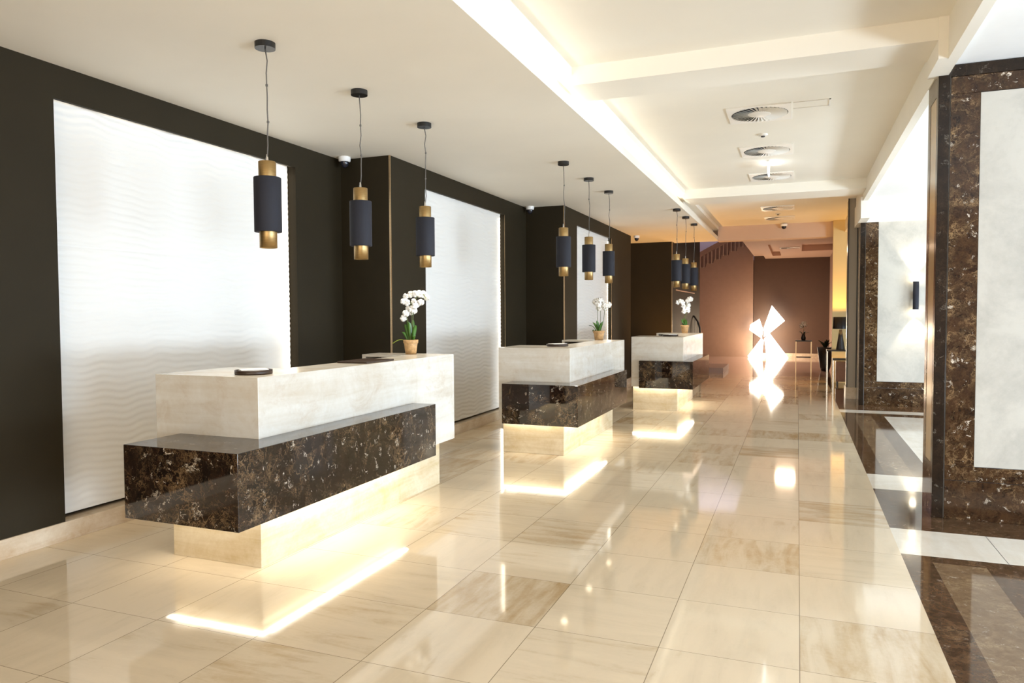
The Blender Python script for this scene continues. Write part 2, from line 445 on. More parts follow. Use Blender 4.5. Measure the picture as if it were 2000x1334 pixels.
def skirt(x, ya, yb, n0, n1):
    m = MB().box(x - 0.4, x + 0.012, ya, yb, 0, 0.128)
    struct(m.build('baseboard_left', M_skirt, bevel=0.002))
skirt(W1, -3.2, 6.68, 0, 0); skirt(W2, 6.68, 10.79, 0, 0); skirt(W3, 10.79, 15.6, 0, 0)
# end faces of the piers already close each bay; bronze trims on their outer corners
for tx, ty in ((W2, 6.684), (W3, 10.79), (-2.757, 17.255)):
    struct(MB().box(tx - 0.012, tx + 0.004, ty - 0.004, ty + 0.012, 0.128, CZ).build('trim_1', M_bronze))
for tx, ty in ((W2, 9.886), (W3, 13.841)):
    struct(MB().box(tx - 0.004, tx + 0.004, ty, ty + 0.014, 0.128, 2.98).build('trim_2', M_bronze))
# side faces of the piers run back behind the neighbouring bay
struct(MB().box(W1 - 0.4, W2 - 0.65, 6.684, 6.9, 0.0, CZ).build('wall_left', M_wall))

# ceilings
struct(MB().box(-5.2, -1.735, -3.2, 17.62, CZ, CZ + 0.09).build('ceiling', M_ceil))
struct(MB().box(-5.2, -1.86, -3.2, 17.62, CZ + 0.09, 3.75).build('ceiling', M_ceil))
struct(MB().box(-1.86, -1.72, -3.2, 17.62, 3.45, 3.75).build('ceiling', M_ceil))
struct(MB().box(-1.72, 0.93, -3.2, 17.4, HZ, 3.75).build('ceiling', M_ceil))
struct(MB().box(-1.74, 0.93, 5.70, 6.17, 3.37, HZ).build('ceiling', M_ceil))
struct(MB().box(-1.74, 0.93, 12.0, 12.7, 3.37, HZ).build('ceiling', M_ceil))
struct(MB().box(-1.74, 1.6, 17.4, 17.75, 3.19, 3.75).build('ceiling', M_rear_ceil))  # last beam: warm lamp light is put into its paint colour
struct(MB().box(-1.74, 1.6, 17.75, 18.1, 3.35, 3.75).build('ceiling', M_ceil))
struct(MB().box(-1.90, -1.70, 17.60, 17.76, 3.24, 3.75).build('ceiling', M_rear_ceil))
# side fascia between the coffers and the right hand zone
struct(MB().box(0.93, 1.0, -3.2, 5.70, 3.235, 3.75).build('ceiling', M_ceil))
struct(MB().box(0.87, 1.0, 5.69, 6.16, 3.24, 3.75).build('ceiling', M_ceil))
struct(MB().box(0.93, 1.0, 6.17, 17.4, 3.26, 3.75).build('ceiling', M_ceil))
struct(MB().box(0.90, 1.03, 12.55, 13.9, 2.99, 3.32).build('ceiling', M_ceil))
struct(MB().box(1.0, 7.0, -3.2, 17.4, 3.31, 3.75).build('ceiling', M_white))
struct(MB().box(1.03, 7.0, 13.12, 13.6, 2.99, 3.31).build('wall_far', M_white))

# right hand outer wall with assumed tall windows, added for the daylight fill
wr = MB()
ys = [-3.2, -1.2, 1.6, 2.4, 5.2, 8.2, 11.0, 14.8, 17.6, 18.6]
for i in range(0, len(ys) - 1, 2):
    wr.box(6.45, 6.75, ys[i], ys[i + 1], 0, 3.31)
for i in range(1, len(ys) - 1, 2):
    wr.box(6.45, 6.75, ys[i], ys[i + 1], 0, 0.14); wr.box(6.45, 6.75, ys[i], ys[i + 1], 2.76, 3.31)
struct(wr.build('wall_right', M_white))
for i in range(1, len(ys) - 1, 2):
    w = MB(); y0, y1 = ys[i], ys[i + 1]
    w.box(6.5, 6.56, y0, y0 + 0.06, 0.14, 2.76); w.box(6.5, 6.56, y1 - 0.06, y1, 0.14, 2.76)
    w.box(6.5, 6.56, y0, y1, 0.14, 0.2); w.box(6.5, 6.56, y0, y1, 2.7, 2.76)
    w.box(6.5, 6.56, (y0 + y1) / 2 - .03, (y0 + y1) / 2 + .03, 0.14, 2.76)
    struct(w.build('window_%d' % ((i + 1) // 2), M_frame))  # assumed frames, out of view, added along with the fill lights
wb = MB().box(-5.2, -3.0, -3.4, -3.1, 0, 3.75).box(1.8, 7.0, -3.4, -3.1, 0, 3.75).box(-3.0, 1.8, -3.4, -3.1, 2.85, 3.75).box(-3.0, 1.8, -3.4, -3.1, 0.0, 0.05)  # opening added for the fill light, unseen behind the camera
struct(wb.build('wall_back', M_rear_pink))
struct(MB().box(1.6, 7.0, 17.2, 17.5, 0, 3.75).build('wall_far', M_tan_wall))

# far lobby shell
struct(MB().box(-1.42, 1.6, 26.4, 26.7, 0.0, 3.6).build('wall_far', M_rear_brown))
struct(MB().box(-6.5, -1.42, 26.5, 26.8, 0.0, 3.35).build('wall_far', M_rear_pink))
struct(MB().box(-6.5, -1.42, 27.0, 27.3, 0.0, 6.2).build('wall_far', M_lav))
struct(MB().box(-6.7, -6.5, 17.2, 27.2, 0.0, 6.2).build('wall_left', M_lav))
struct(MB().box(-6.5, -1.42, 17.6, 27.2, 6.2, 6.4).build('ceiling', M_white))
struct(MB().box(-1.46, -1.40, 18.1, 26.5, 3.75, 6.2).build('wall_far', M_lav))
struct(MB().box(-6.5, -1.3, 17.5, 17.75, 3.75, 6.2).build('wall_far', M_lav))
bb = MB().box(-1.42, 1.0, 26.37, 26.4, 0, 0.14)
bb.box(-6.5, -1.42, 26.47, 26.5, 0, 0.14)
struct(bb.build('baseboard_far', M_skirt))
rc = MB()
rc.box(-1.42, -1.05, 18.1, 26.5, 3.48, 3.75)
rc.box(-1.05, -0.78, 18.1, 26.5, 3.38, 3.75); rc.box(-0.78, -0.52, 18.1, 21.0, 3.38, 3.75); rc.box(-0.78, -0.52, 25.2, 26.5, 3.38, 3.75)
rc.box(-0.52, 0.09, 18.1, 26.5, 3.38, 3.75); rc.box(0.09, 1.6, 18.1, 21.1, 3.38, 3.75); rc.box(0.09, 1.6, 23.6, 26.5, 3.38, 3.75)
rc.box(-0.78, -0.52, 21.0, 25.2, 3.52, 3.75); rc.box(0.09, 1.6, 21.1, 23.6, 3.56, 3.75)
struct(rc.build('ceiling', M_rear_ceil))
# right side of the far lobby: the wall behind the table lamp and the gloss pilaster
struct(MB().box(0.70, 1.6, 17.2, 17.4, 0, 3.75).build('wall_right', M_tan_wall))
struct(MB().box(0.98, 1.6, 17.4, 26.5, 0, 3.75).build('wall_right', M_rear_pink))
pil = MB().box(0.82, 1.30, 14.06, 14.5, 0.20, HZ)
struct(pil.build('wall_pilaster', M_pil))
struct(MB().box(0.80, 1.32, 14.03, 14.53, 0, 0.20).build('baseboard_right', M_skirt))
pt = MB().box(0.808, 0.826, 14.045, 14.07, 0.2, HZ); pt.box(0.955, 0.968, 14.045, 14.06, 0.2, HZ)
struct(pt.build('trim_3', M_black))
# small framed hatch and joints on the coffer ceiling
struct(MB().box(-0.06, 0.27, 7.44, 7.455, HZ - 0.006, HZ).box(-0.06, 0.27, 7.66, 7.675, HZ - 0.006, HZ).box(0.255, 0.27, 7.44, 7.675, HZ - 0.006, HZ).build('trim_4', M_vent))

# concealed light in the slot of the left cornice
led = MB().box(-1.85, -1.84, 0.5, 12.4, 3.31, 3.325)
cove = thing('cove_light', 'long warm white light strip hidden in the cornice slot of the corridor ceiling', 'light', (-1.845, 8.85, 3.295))
M_cove = simple('white_cove_led', (1, 1, 1), 0.5, emit=(1.0, 0.97, 0.92), es=6)
led.build('light_strip', M_cove, cove)

# ------------------------------------------------------------------ relief panels
def wave_panel(x, y0, y1, z0, z1, seed, label):
    ny, nz = int((y1 - y0) / 0.03), int((z1 - z0) / 0.0085)
    vs = []; fs = []
    T2 = 2 * math.pi
    seam = 2.02
    for j in range(nz + 1):
        z = z0 + (z1 - z0) * j / nz
        for i in range(ny + 1):
            y = y0 + (y1 - y0) * i / ny
            ph = z / 0.052 + 0.20 * math.sin(T2 * y / 0.50 + 1.7 * math.sin(2.3 * z + seed) + seed) + 0.32 * math.sin(T2 * y / 1.35 + 1.9 * z + seed * 2) + 0.14 * math.sin(T2 * y / 0.27 + 4 * z)
            s = math.sin(T2 * ph)
            h = 0.0062 * (0.5 + 0.5 * s) ** 0.8 * (0.75 + 0.25 * math.sin(T2 * y / 0.8 + 3.1 * z + seed))
            if abs(z - seam) < 0.0045: h = -0.004
            vs.append((x + h, y, z))
    for j in range(nz):
        for i in range(ny):
            a = j * (ny + 1) + i
            fs.append((a, a + 1, a + ny + 2, a + ny + 1))
    m = MB().add(vs, fs, True)
    # solid back and edges so that the panel has thickness
    m.box(x - 0.03, x - 0.002, y0, y1, z0, z1)
    o = m.build('relief_panel', M_wave)
    return tag(o, label, 'wall panel', 'white wave relief panels in the dark wall')
wave_panel(W1 - PX, 3.42, 5.905, 0.155, 3.13, 0.3, 'large white wave relief wall panel behind the nearest desk')
wave_panel(W2 - PX + .03, 7.46, 9.865, 0.155, 3.13, 1.9, 'white wave relief wall panel between the nearest and the middle desk')
wave_panel(W3 - PX + .03, 11.495, 13.82, 0.155, 3.13, 4.1, 'narrowest looking white wave panel seen behind the middle desk orchid')
for i, (x, y0, y1) in enumerate(((W1, 3.42, 5.915), (W2, 7.46, 9.88), (W3, 11.5, 13.83))):
    area('panel_top_light', (x - 0.055, (y0 + y1) / 2, 3.10), (-0.25, 0, -1), 0.03, y1 - y0, 1.8, WARMW)
    area('panel_side_light', (x - 0.052, y1 - 0.012, 1.55), (-0.25, -1, 0), 0.085, 2.75, 3, WARMW, axis=(0, 0, 1))

# ------------------------------------------------------------------ reception desks
def desk(base, basel, by1, mx0, mx1, my0, my1, bx0, bx1, y0, y1, label):
    """base: near right corner of the plinth"""
    t = thing('reception_desk', label, 'desk', (bx0 + 0.4, (y0 + y1) / 2, 0), 'stone reception desks')
    plinth = MB().box(basel, base[0], base[1], by1, 0, 0.40).build('plinth', M_plinth_stone, t, bevel=0.003)
    MB().box(mx0, mx1, my0, my1, 0.408, 0.817).build('marble_band', M_desk_marble, t, bevel=0.002)
    b = MB()
    b.box(bx0, bx1, y0, y0 + 0.62, 0.412, 1.17)                    # near end block
    b.box(bx1 - 0.33, bx1, y0 + 0.62, y1 - 0.28, 0.412, 1.17)      # front wall with its ledge
    b.box(bx0, bx1, y1 - 0.03, y1, 0.412, 1.17)                    # far end panel
    b.box(bx0, bx0 + 0.04, y1 - 0.28, y1 - 0.03, 0.412, 1.148)
    b.box(bx1 - 0.33, bx1, y1 - 0.28, y1 - 0.03, 0.412, 1.148)
    b.box(bx0, bx1, y1 - 0.28, y1 - 0.03, 1.148, 1.17)
    b.build('counter', M_desk_stone, t, bevel=0.002)
    MB().box(bx0 + 0.002, bx1 - 0.332, y0 + 0.622, y1 - 0.05, 0.72, 0.75).box(bx0 + 0.002, bx0 + 0.03, y0 + 0.622, y1 - 0.29, 0.42, 0.72).build('work_surface', M_inside, t)
    sh = MB().box(bx0 + 0.045, bx1 - 0.335, y1 - 0.275, y1 - 0.04, 1.0, 1.02)
    sh.box(bx0 + 0.045, bx1 - 0.335, y1 - 0.06, y1 - 0.035, 0.755, 1.145)
    sh.build('cabinet_shelf', M_inside, t)
    ls = MB()
    ls.box(basel, base[0] + 0.03, base[1] - 0.03, base[1] - 0.012, 0.383, 0.403)
    ls.box(base[0] + 0.012, base[0] + 0.03, base[1] - 0.012, min(by1, my1) - 0.02, 0.383, 0.403)
    ls.build('light_strip', M_led, plinth)
    area('desk_underglow', ((basel + base[0]) / 2, base[1] - 0.06, 0.375), (0, 0, -1), base[0] - basel, 0.04, 0.8, (1, .90, .72))
    area('desk_underglow', (base[0] + 0.06, (base[1] + my1) / 2, 0.375), (0, 0, -1), 0.04, my1 - base[1], 5, (1, .90, .72))
    return t
desk((-2.996, 3.453), -3.692, 5.79, -3.456, -2.66, 2.902, 5.082, -3.646, -2.865, 3.299, 5.833,
     'nearest stone reception desk with veined dark marble band, before the big wave panel')
desk((-2.327, 7.391), -3.029, 9.60, -2.803, -1.997, 6.805, 8.985, -2.966, -2.173, 7.117, 9.627,
     'middle one of the three stone reception desks, glossy dark band catching reflections')
desk((-1.74, 11.42), -2.437, 13.2, -2.209, -1.417, 10.764, 12.84, -2.356, -1.577, 10.917, 13.293,
     'farthest and smallest looking stone reception desk near the dark pier')

# things on the desks
def tray(cx, cy, z, label, plabel, r=0.105, ang=0.376):
    t = thing('desk_tray', label, 'tray', (cx, cy, z), 'round leather trays on the desks')
    MB().lathe((cx, cy, z), [(0.0, 0.0), (r * .97, 0.0), (r, 0.004), (r, 0.026), (r * .94, 0.026), (r * .93, 0.008), (0.0, 0.008)], 36).build('bowl', M_leather, t)
    c, s = math.cos(ang + .5), math.sin(ang + .5)
    def q(a, b, zz): return (cx + a * c - b * s, cy + a * s + b * c, zz)
    vs = []
    w, d = r * .72, r * .52
    for zz in (z + 0.0085, z + 0.030):
        vs += [q(-w, -d, zz), q(w, -d, zz), q(w, d, zz), q(-w, d, zz)]
    m = MB().add(vs, [(0, 3, 2, 1), (4, 5, 6, 7), (0, 1, 5, 4), (1, 2, 6, 5), (2, 3, 7, 6), (3, 0, 4, 7)])
    tag(m.build('note_stack', M_paper), plabel, 'paper', 'white note stacks in the trays')
tray(-3.07, 3.50, 1.17, 'round dark leather tray on the near end of the nearest desk', 'stack of white cards in the tray on the nearest desk', 0.11)
tray(-2.45, 7.56, 1.17, 'round dark leather tray on the near end of the middle desk', 'stack of white cards in the tray on the middle desk', 0.12)
tray(-1.83, 11.30, 1.17, 'round dark leather tray on the near end of the farthest desk', 'stack of white cards in the tray on the farthest desk', 0.12)
m = MB().box(-3.16, -2.90, 4.48, 4.86, 1.1705, 1.184)
tag(m.build('desk_folder', M_leather, bevel=0.004), 'flat dark folder lying on the ledge halfway along the nearest desk', 'folder')
t = thing('card_machine', 'small silver and black device in the open cabinet end of the nearest desk', 'device', (-3.42, 5.66, 1.02))
casing = MB().box(-3.50, -3.34, 5.60, 5.72, 1.021, 1.075).build('casing', M_black, t, bevel=0.006)
MB().lathe((-3.46, 5.60, 1.085), [(0.001, -.02), (.018, -.012), (.022, 0), (.018, .014), (.001, .02)], 14).build('knob', M_chrome, casing)
MB().box(-3.40, -3.35, 5.592, 5.60, 1.04, 1.06).build('screen', M_paper, t)

# ------------------------------------------------------------------ orchids
U = Vector((math.cos(YAW), math.sin(YAW), 0)); Wd = Vector((-math.sin(YAW), math.cos(YAW), 0))
def leaf_mesh(m, base, tip, width, lift):
    base = Vector(base); tip = Vector(tip); n = 9
    d = tip - base; side = d.cross(Vector((0, 0, 1)))
    if side.length < 1e-4: side = U.copy()
    side.normalize()
    if abs(d.normalized().z) > 0.8: side = (U * 0.85 + Wd * 0.3).normalized()
    up = side.cross(d).normalized()
    vs = []
    for i in range(n + 1):
        s = i / n
        p = base + d * s + Vector((0, 0, lift * math.sin(math.pi * s)))
        w = width * (math.sin(math.pi * min(1, s * 0.93 + 0.05)) ** 0.7)
        vs += [p - side * w, p + up * -0.004, p + side * w, p + up * -0.007]
    fs = []
    for i in range(n):
        a = i * 4
        for k in range(4):
            fs.append((a + k, a + (k + 1) % 4, a + 4 + (k + 1) % 4, a + 4 + k))
    m.add(vs, fs, True)
def flower(m, c, r, rot, tilt):
    c = Vector(c)
    nrm = (Vector((-Wd.x, -Wd.y, 0)) + U * tilt + Vector((0, 0, -0.15))).normalized()
    a1 = nrm.orthogonal().normalized(); a2 = nrm.cross(a1)
    for k, (ang, ln, wd) in enumerate(((90, 1, .45), (162, .95, .62), (18, .95, .62), (234, .9, .42), (306, .9, .42))):
        a = math.radians(ang) + rot
        d = a1 * math.cos(a) + a2 * math.sin(a); s = nrm.cross(d)
        pts = [c + nrm * .004]
        L = r * ln; W = r * wd
        ring = []
        for q in ((.0, .12), (.3, .8), (.6, 1), (.88, .7), (1.0, .12)):
            cen = c + d * L * q[0] + nrm * (.006 * math.sin(q[0] * 3.1) - .004 * q[0])
            ring.append((cen - s * W * q[1], cen + nrm * .004, cen + s * W * q[1], cen - nrm * .002))
        vs = [v for rr in ring for v in rr]; fs = []
        for i in range(len(ring) - 1):
            for j in range(4):
                fs.append((i * 4 + j, i * 4 + (j + 1) % 4, i * 4 + 4 + (j + 1) % 4, i * 4 + 4 + j))
        m.add(vs, fs, True)
    m.lathe((c.x, c.y, c.z), [(0.001, -r * .2), (r * .16, -r * .08), (r * .2, 0), (r * .12, r * .14), (.001, r * .2)], 8)

def orchid(loc, fl, stems, leaves, fr, label, pr=(0.048, 0.062), ph=0.13, lime=None):
    loc = Vector(loc)
    t = thing('potted_orchid', label, 'plant', loc, 'white orchids on the desks')
    pot = MB().lathe(loc, [(0.001, 0), (pr[0], 0), (pr[1] * .97, ph * .74), (pr[1] * .97, ph * .76), (pr[1] * 1.06, ph * .77), (pr[1] * 1.09, ph), (pr[1] * .96, ph), (pr[1] * .9, ph * .86), (0.001, ph * .86)], 32)
    pot = pot.build('pot', M_terra, t)
    MB().lathe(loc, [(0.001, ph * .93), (pr[1] * .6, ph * .92), (pr[1] * .93, ph * .89)], 20).build('soil', M_soil, pot)
    def W3(u, z, w=0.0): return loc + U * u + Wd * w + Vector((0, 0, z))
    for i, (u, z, w, b) in enumerate(leaves):
        lm = MB(); leaf_mesh(lm, W3(b, ph * .85), W3(u, z, w), 0.02, 0.03)
        lm.build('leaf', M_lime if lime == i else M_leaf, t)
    stalks = []
    for pts in stems:
        P = [W3(*p) for p in pts]
        # smooth the path
        Q = []
        for i in range(len(P) - 1):
            for s in range(5):
                p0 = P[max(i - 1, 0)]; p1 = P[i]; p2 = P[i + 1]; p3 = P[min(i + 2, len(P) - 1)]; tt = s / 5
                Q.append(0.5 * ((2 * p1) + (p2 - p0) * tt + (2 * p0 - 5 * p1 + 4 * p2 - p3) * tt ** 2 + (3 * p1 - p0 - 3 * p2 + p3) * tt ** 3))
        Q.append(P[-1])
        stalks.append((MB().tube(Q, 0.0035, 6).build('stem', M_stem, t), Q))
    for i, (u, z) in enumerate(fl):
        fm = MB(); flower(fm, W3(u, z, random.uniform(-.03, .03)), fr * random.uniform(.9, 1.1), random.uniform(0, 6.28), random.uniform(-.5, .5))
        c = W3(u, z)
        near = min(stalks, key=lambda sq: min((q - c).length for q in sq[1]))[0]
        fm.build('flower', M_petal, near)
orchid((-3.222, 5.69, 1.17),
       [(-0.041, 0.516), (0.0, 0.535), (0.041, 0.539), (0.078, 0.539), (0.114, 0.535), (0.142, 0.507), (-0.059, 0.471), (-0.027, 0.462), (0.027, 0.471), (0.064, 0.452), (0.096, 0.466), (0.046, 0.43), (-0.023, 0.411), (0.009, 0.402), (-0.037, 0.366), (0.0, 0.379), (0.032, 0.388), (-0.064, 0.324)],
       [[(0, .11), (.01, .25), (.012, .38), (.0, .46), (-.05, .50), (-.06, .45)], [(.01, .11), (.02, .28), (.03, .42), (.06, .52), (.11, .54), (.145, .49)], [(-.01, .11), (-.02, .22), (-.03, .33), (-.064, .33)]],
       [(-0.16, 0.10, -.03, -.02), (-0.055, 0.27, .02, -.01), (-0.035, 0.30, .04, 0), (0.015, 0.31, .05, .01), (0.05, 0.26, -.03, .02), (-0.08, 0.2, 0, -.02), (0.04, .16, -.08, .02), (-.01, .29, -.03, 0)], 0.034,
       'white orchid in a tan pot on the far end of the nearest desk', lime=0)
orchid((-2.49, 9.49, 1.17),
       [(-0.042, 0.516), (-0.014, 0.53), (0.014, 0.537), (-0.021, 0.481), (0.007, 0.474), (0.035, 0.502), (0.056, 0.474), (0.077, 0.46), (0.105, 0.467), (0.132, 0.474), (0.0, 0.432), (0.091, 0.432)],
       [[(-.02, .11), (-.02, .25), (-.018, .38), (-.03, .50)], [(0, .11), (.02, .25), (.022, .40), (.03, .5)], [(.02, .11), (.06, .25), (.075, .36), (.09, .45), (.13, .46)]],
       [(-.13, .20, 0, -.02), (-.08, .24, .03, -.01), (.06, .25, .03, .01), (-.09, .12, -.05, -.03), (.04, .22, -.05, .0), (-.03, .26, -.02, 0)], 0.045,
       'white orchid with bare stems in a tan pot on the middle desk', (0.055, 0.072), 0.125)
orchid((-1.875, 13.15, 1.17),
       [(-0.126, 0.549), (-0.09, 0.567), (-0.063, 0.567), (-0.036, 0.531), (-0.027, 0.477), (-0.009, 0.423), (-0.018, 0.387), (0.045, 0.576), (0.081, 0.603), (0.117, 0.603), (0.063, 0.495), (0.054, 0.432), (0.063, 0.396)],
       [[(0, .11), (-.02, .25), (.02, .36), (-.01, .48), (-.06, .56), (-.12, .56)], [(0, .11), (.02, .3), (.03, .42), (.05, .54), (.11, .6)]],
       [(-.06, .25, 0, -.02), (-.02, .27, 0, 0), (.05, .2, .03, .02), (-.07, .18, -.04, -.01), (.02, .24, -.03, .01)], 0.05,
       'white orchid with two arching flower sprays on the farthest desk', (0.05, 0.068), 0.14)

# ------------------------------------------------------------------ pendant lamps
def pendant(x, y, label, group, seed):
    rng = random.Random(seed)
    t = thing('pendant_lamp', label, 'pendant lamp', (x, y, CZ), group)
    MB().cyl((x, y, CZ), 0.062, -0.036, 0, 32).build('canopy', M_black, t, bevel=0.003)
    top, bot = 2.478, 1.945
    pts = [(x, y, CZ - 0.036)]; n = 9
    for i in range(1, n):
        pts.append((x + rng.uniform(-.006, .006) + .008, y + rng.uniform(-.004, .004), CZ - .036 - (CZ - .036 - top - .02) * i / n))
    pts.append((x, y, top + 0.0))
    cd = MB().tube(pts, 0.0038, 8)
    for k in (3, 6):
        cd.lathe(pts[k], [(.001, -.009), (.0075, -.006), (.0075, .006), (.001, .009)], 10)
    cd = cd.build('cord', M_cord, t)
    MB().cyl((x, y, 0), 0.010, top - 0.003, top + 0.045, 16, 0.005).build('cord_grip', M_chrome, cd)
    MB().lathe((x, y, 0), [(0.001, top), (0.051, top), (0.053, top - .002), (0.053, top - 0.10)], 36).build('upper_cylinder', M_brass, t)
    st, sb = top - 0.098, bot + 0.098
    MB().lathe((x, y, 0), [(0.05, st - .004), (0.081, st), (0.083, st - .003), (0.083, sb + .003), (0.081, sb), (0.05, sb + .004)], 40).build('shade', M_navy, t)
    lowc = MB().lathe((x, y, 0), [(0.053, bot + 0.10), (0.053, bot), (0.0505, bot), (0.0505, bot + 0.10)], 36).build('lower_cylinder', M_brass, t)
    MB().disc((x, y, bot + 0.022), 0.050, 32).build('bulb', M_bulb, lowc)
    spot('pendant_light', (x, y, bot + 0.012), (0, 0, -1), 16, WARMW, 1.7, 0.7, 0.03)
G = ['pendants over the nearest desk', 'pendants over the middle desk', 'pendants over the farthest desk']
names = [['navy and brass cylinder pendant nearest the camera, left one over the nearest desk', 'navy and brass cylinder pendant in the middle of the three over the nearest desk', 'navy and brass cylinder pendant above the orchid, right one over the nearest desk'],
         ['left one of the three navy and brass pendants over the middle desk', 'central one of the three navy and brass pendants over the middle desk', 'right one of the three navy and brass pendants over the middle desk'],
         ['left one of the three small looking pendants over the farthest desk', 'central one of the three small looking pendants over the farthest desk', 'right one of the three small looking pendants over the farthest desk, against the pink wall']]
POS = [[(-3.074, 3.658), (-3.074, 4.689), (-3.072, 5.702)], [(-2.427, 7.718), (-2.427, 8.763), (-2.427, 9.782)], [(-1.83, 11.886), (-1.83, 12.89), (-1.83, 13.978)]]
for i in range(3):
    for j in range(3):
        pendant(*POS[i][j], names[i][j], G[i], i * 3 + j)

# ------------------------------------------------------------------ ceiling fittings
def dome(x, y, z, label, r=0.062):
    t = thing('security_camera', label, 'camera', (x, y, z), 'dome cameras on the ceiling')
    MB().lathe((x, y, z), [(r, 0), (r * 1.05, -.012), (r * 1.0, -.045), (r * .72, -.052), (0.001, -.052)], 28).build('mount', M_white, t)
    MB().lathe((x, y, z), [(r * .74, -.050), (r * .72, -.075), (r * .5, -.102), (r * .2, -.114), (0.001, -.116)], 28).build('dome', M_glass, t)
dome(-4.507, 6.58, CZ, 'white dome camera in the ceiling corner left of the nearest dark pier')
dome(-3.913, 10.70, CZ, 'white dome camera in the ceiling corner beside the second dark pier')
dome(-3.26, 15.63, CZ, 'white dome camera at the far end of the low ceiling')
dome(-0.305, 17.30, HZ - .02, 'dark dome camera under the far corridor beam', 0.07)
def vent(x, y, z, label, w=0.30, blades=36):
    t = thing('ceiling_vent', label, 'vent', (x, y, z), 'square swirl vents in the corridor ceiling')
    f = MB()
    q = w; r = w - 0.03; n = 48
    # square face plate with a round opening
    vs = []; fs = []
    for k in range(n):
        a = 2 * math.pi * k / n; c, s = math.cos(a), math.sin(a); mx = max(abs(c), abs(s))
        vs += [(x + c / mx * q, y + s / mx * q, z - .012), (x + c * r, y + s * r, z - .012), (x + c / mx * q, y + s / mx * q, z), (x + c * r, y + s * r, z)]
    for k in range(n):
        a, b = k * 4, ((k + 1) % n) * 4
        fs += [(a, b, b + 1, a + 1), (a, a + 2, b + 2, b), (a + 1, b + 1, b + 3, a + 3)]
    f.add(vs, fs)
    f.build('frame', M_vent, t)
    MB().disc((x, y, z - .002), r, 40).build('backing', M_ventdark, t)
    bl = MB()
    for k in range(blades):
        a = 2 * math.pi * k / blades; da = 2 * math.pi / blades * 0.80
        p = []
        for rr, aa, zz in ((r * .40, a, -.006), (r * .97, a, -.006), (r * .97, a + da, -.022), (r * .40, a + da, -.014)):
            p.append(Vector((x + rr * math.cos(aa), y + rr * math.sin(aa), z + zz)))
        vs = p + [v + Vector((0, 0, .002)) for v in p]
        bl.add(vs, [(0, 1, 2, 3), (7, 6, 5, 4), (0, 4, 5, 1), (1, 5, 6, 2), (2, 6, 7, 3), (3, 7, 4, 0)])
    bl.build('swirl_blades', M_vent, t)
    MB().lathe((x, y, z), [(0.001, -.018), (r * .36, -.016), (r * .42, -.008), (r * .42, -.003)], 32).build('hub', M_vent, t)
vy = [7.72, 9.50, 11.30, 14.76, 16.35]
vl = ['nearest and largest looking square swirl vent in the corridor ceiling', 'second nearest swirl vent in the corridor ceiling', 'third swirl vent, just before the second cross beam',
      'first swirl vent beyond the second cross beam in the yellow lit ceiling', 'second swirl vent in the yellow lit ceiling']
for y, l in zip(vy, vl): vent(-0.375, y, HZ, l)
vent(-0.36, 17.05, HZ, 'last swirl vent before the far corridor beam') if False else None
vent(-0.23, 22.2, 3.38, 'lone swirl vent in the ceiling of the far lobby', 0.27)
def detector(x, y, label, z=HZ):
    t = thing('smoke_detector', label, 'smoke detector', (x, y, z), 'small round ceiling detectors')
    MB().lathe((x, y, z), [(.05, 0), (.052, -.012), (.035, -.02), (0.001, -.02)], 24).build('base', M_vent, t)
    MB().lathe((x, y, z), [(.022, -.02), (.02, -.032), (0.001, -.034)], 16).build('sensor', M_ventdark, t)
detector(-0.38, 8.63, 'small round detector between the first and second ceiling vents')
detector(-0.39, 15.58, 'small round detector between the vents in the yellow lit ceiling')
t = thing('hanging_sign', 'slim bright lit panel hanging edge-on between the second and third ceiling vents', 'sign', (-0.38, 10.3, HZ))
MB().box(-0.388, -0.372, 10.12, 10.48, HZ - 0.15, HZ - 0.02).build('lit_panel', M_sign, t)
MB().box(-0.392, -0.368, 10.10, 10.50, HZ - 0.022, HZ).build('bracket', M_vent, t)

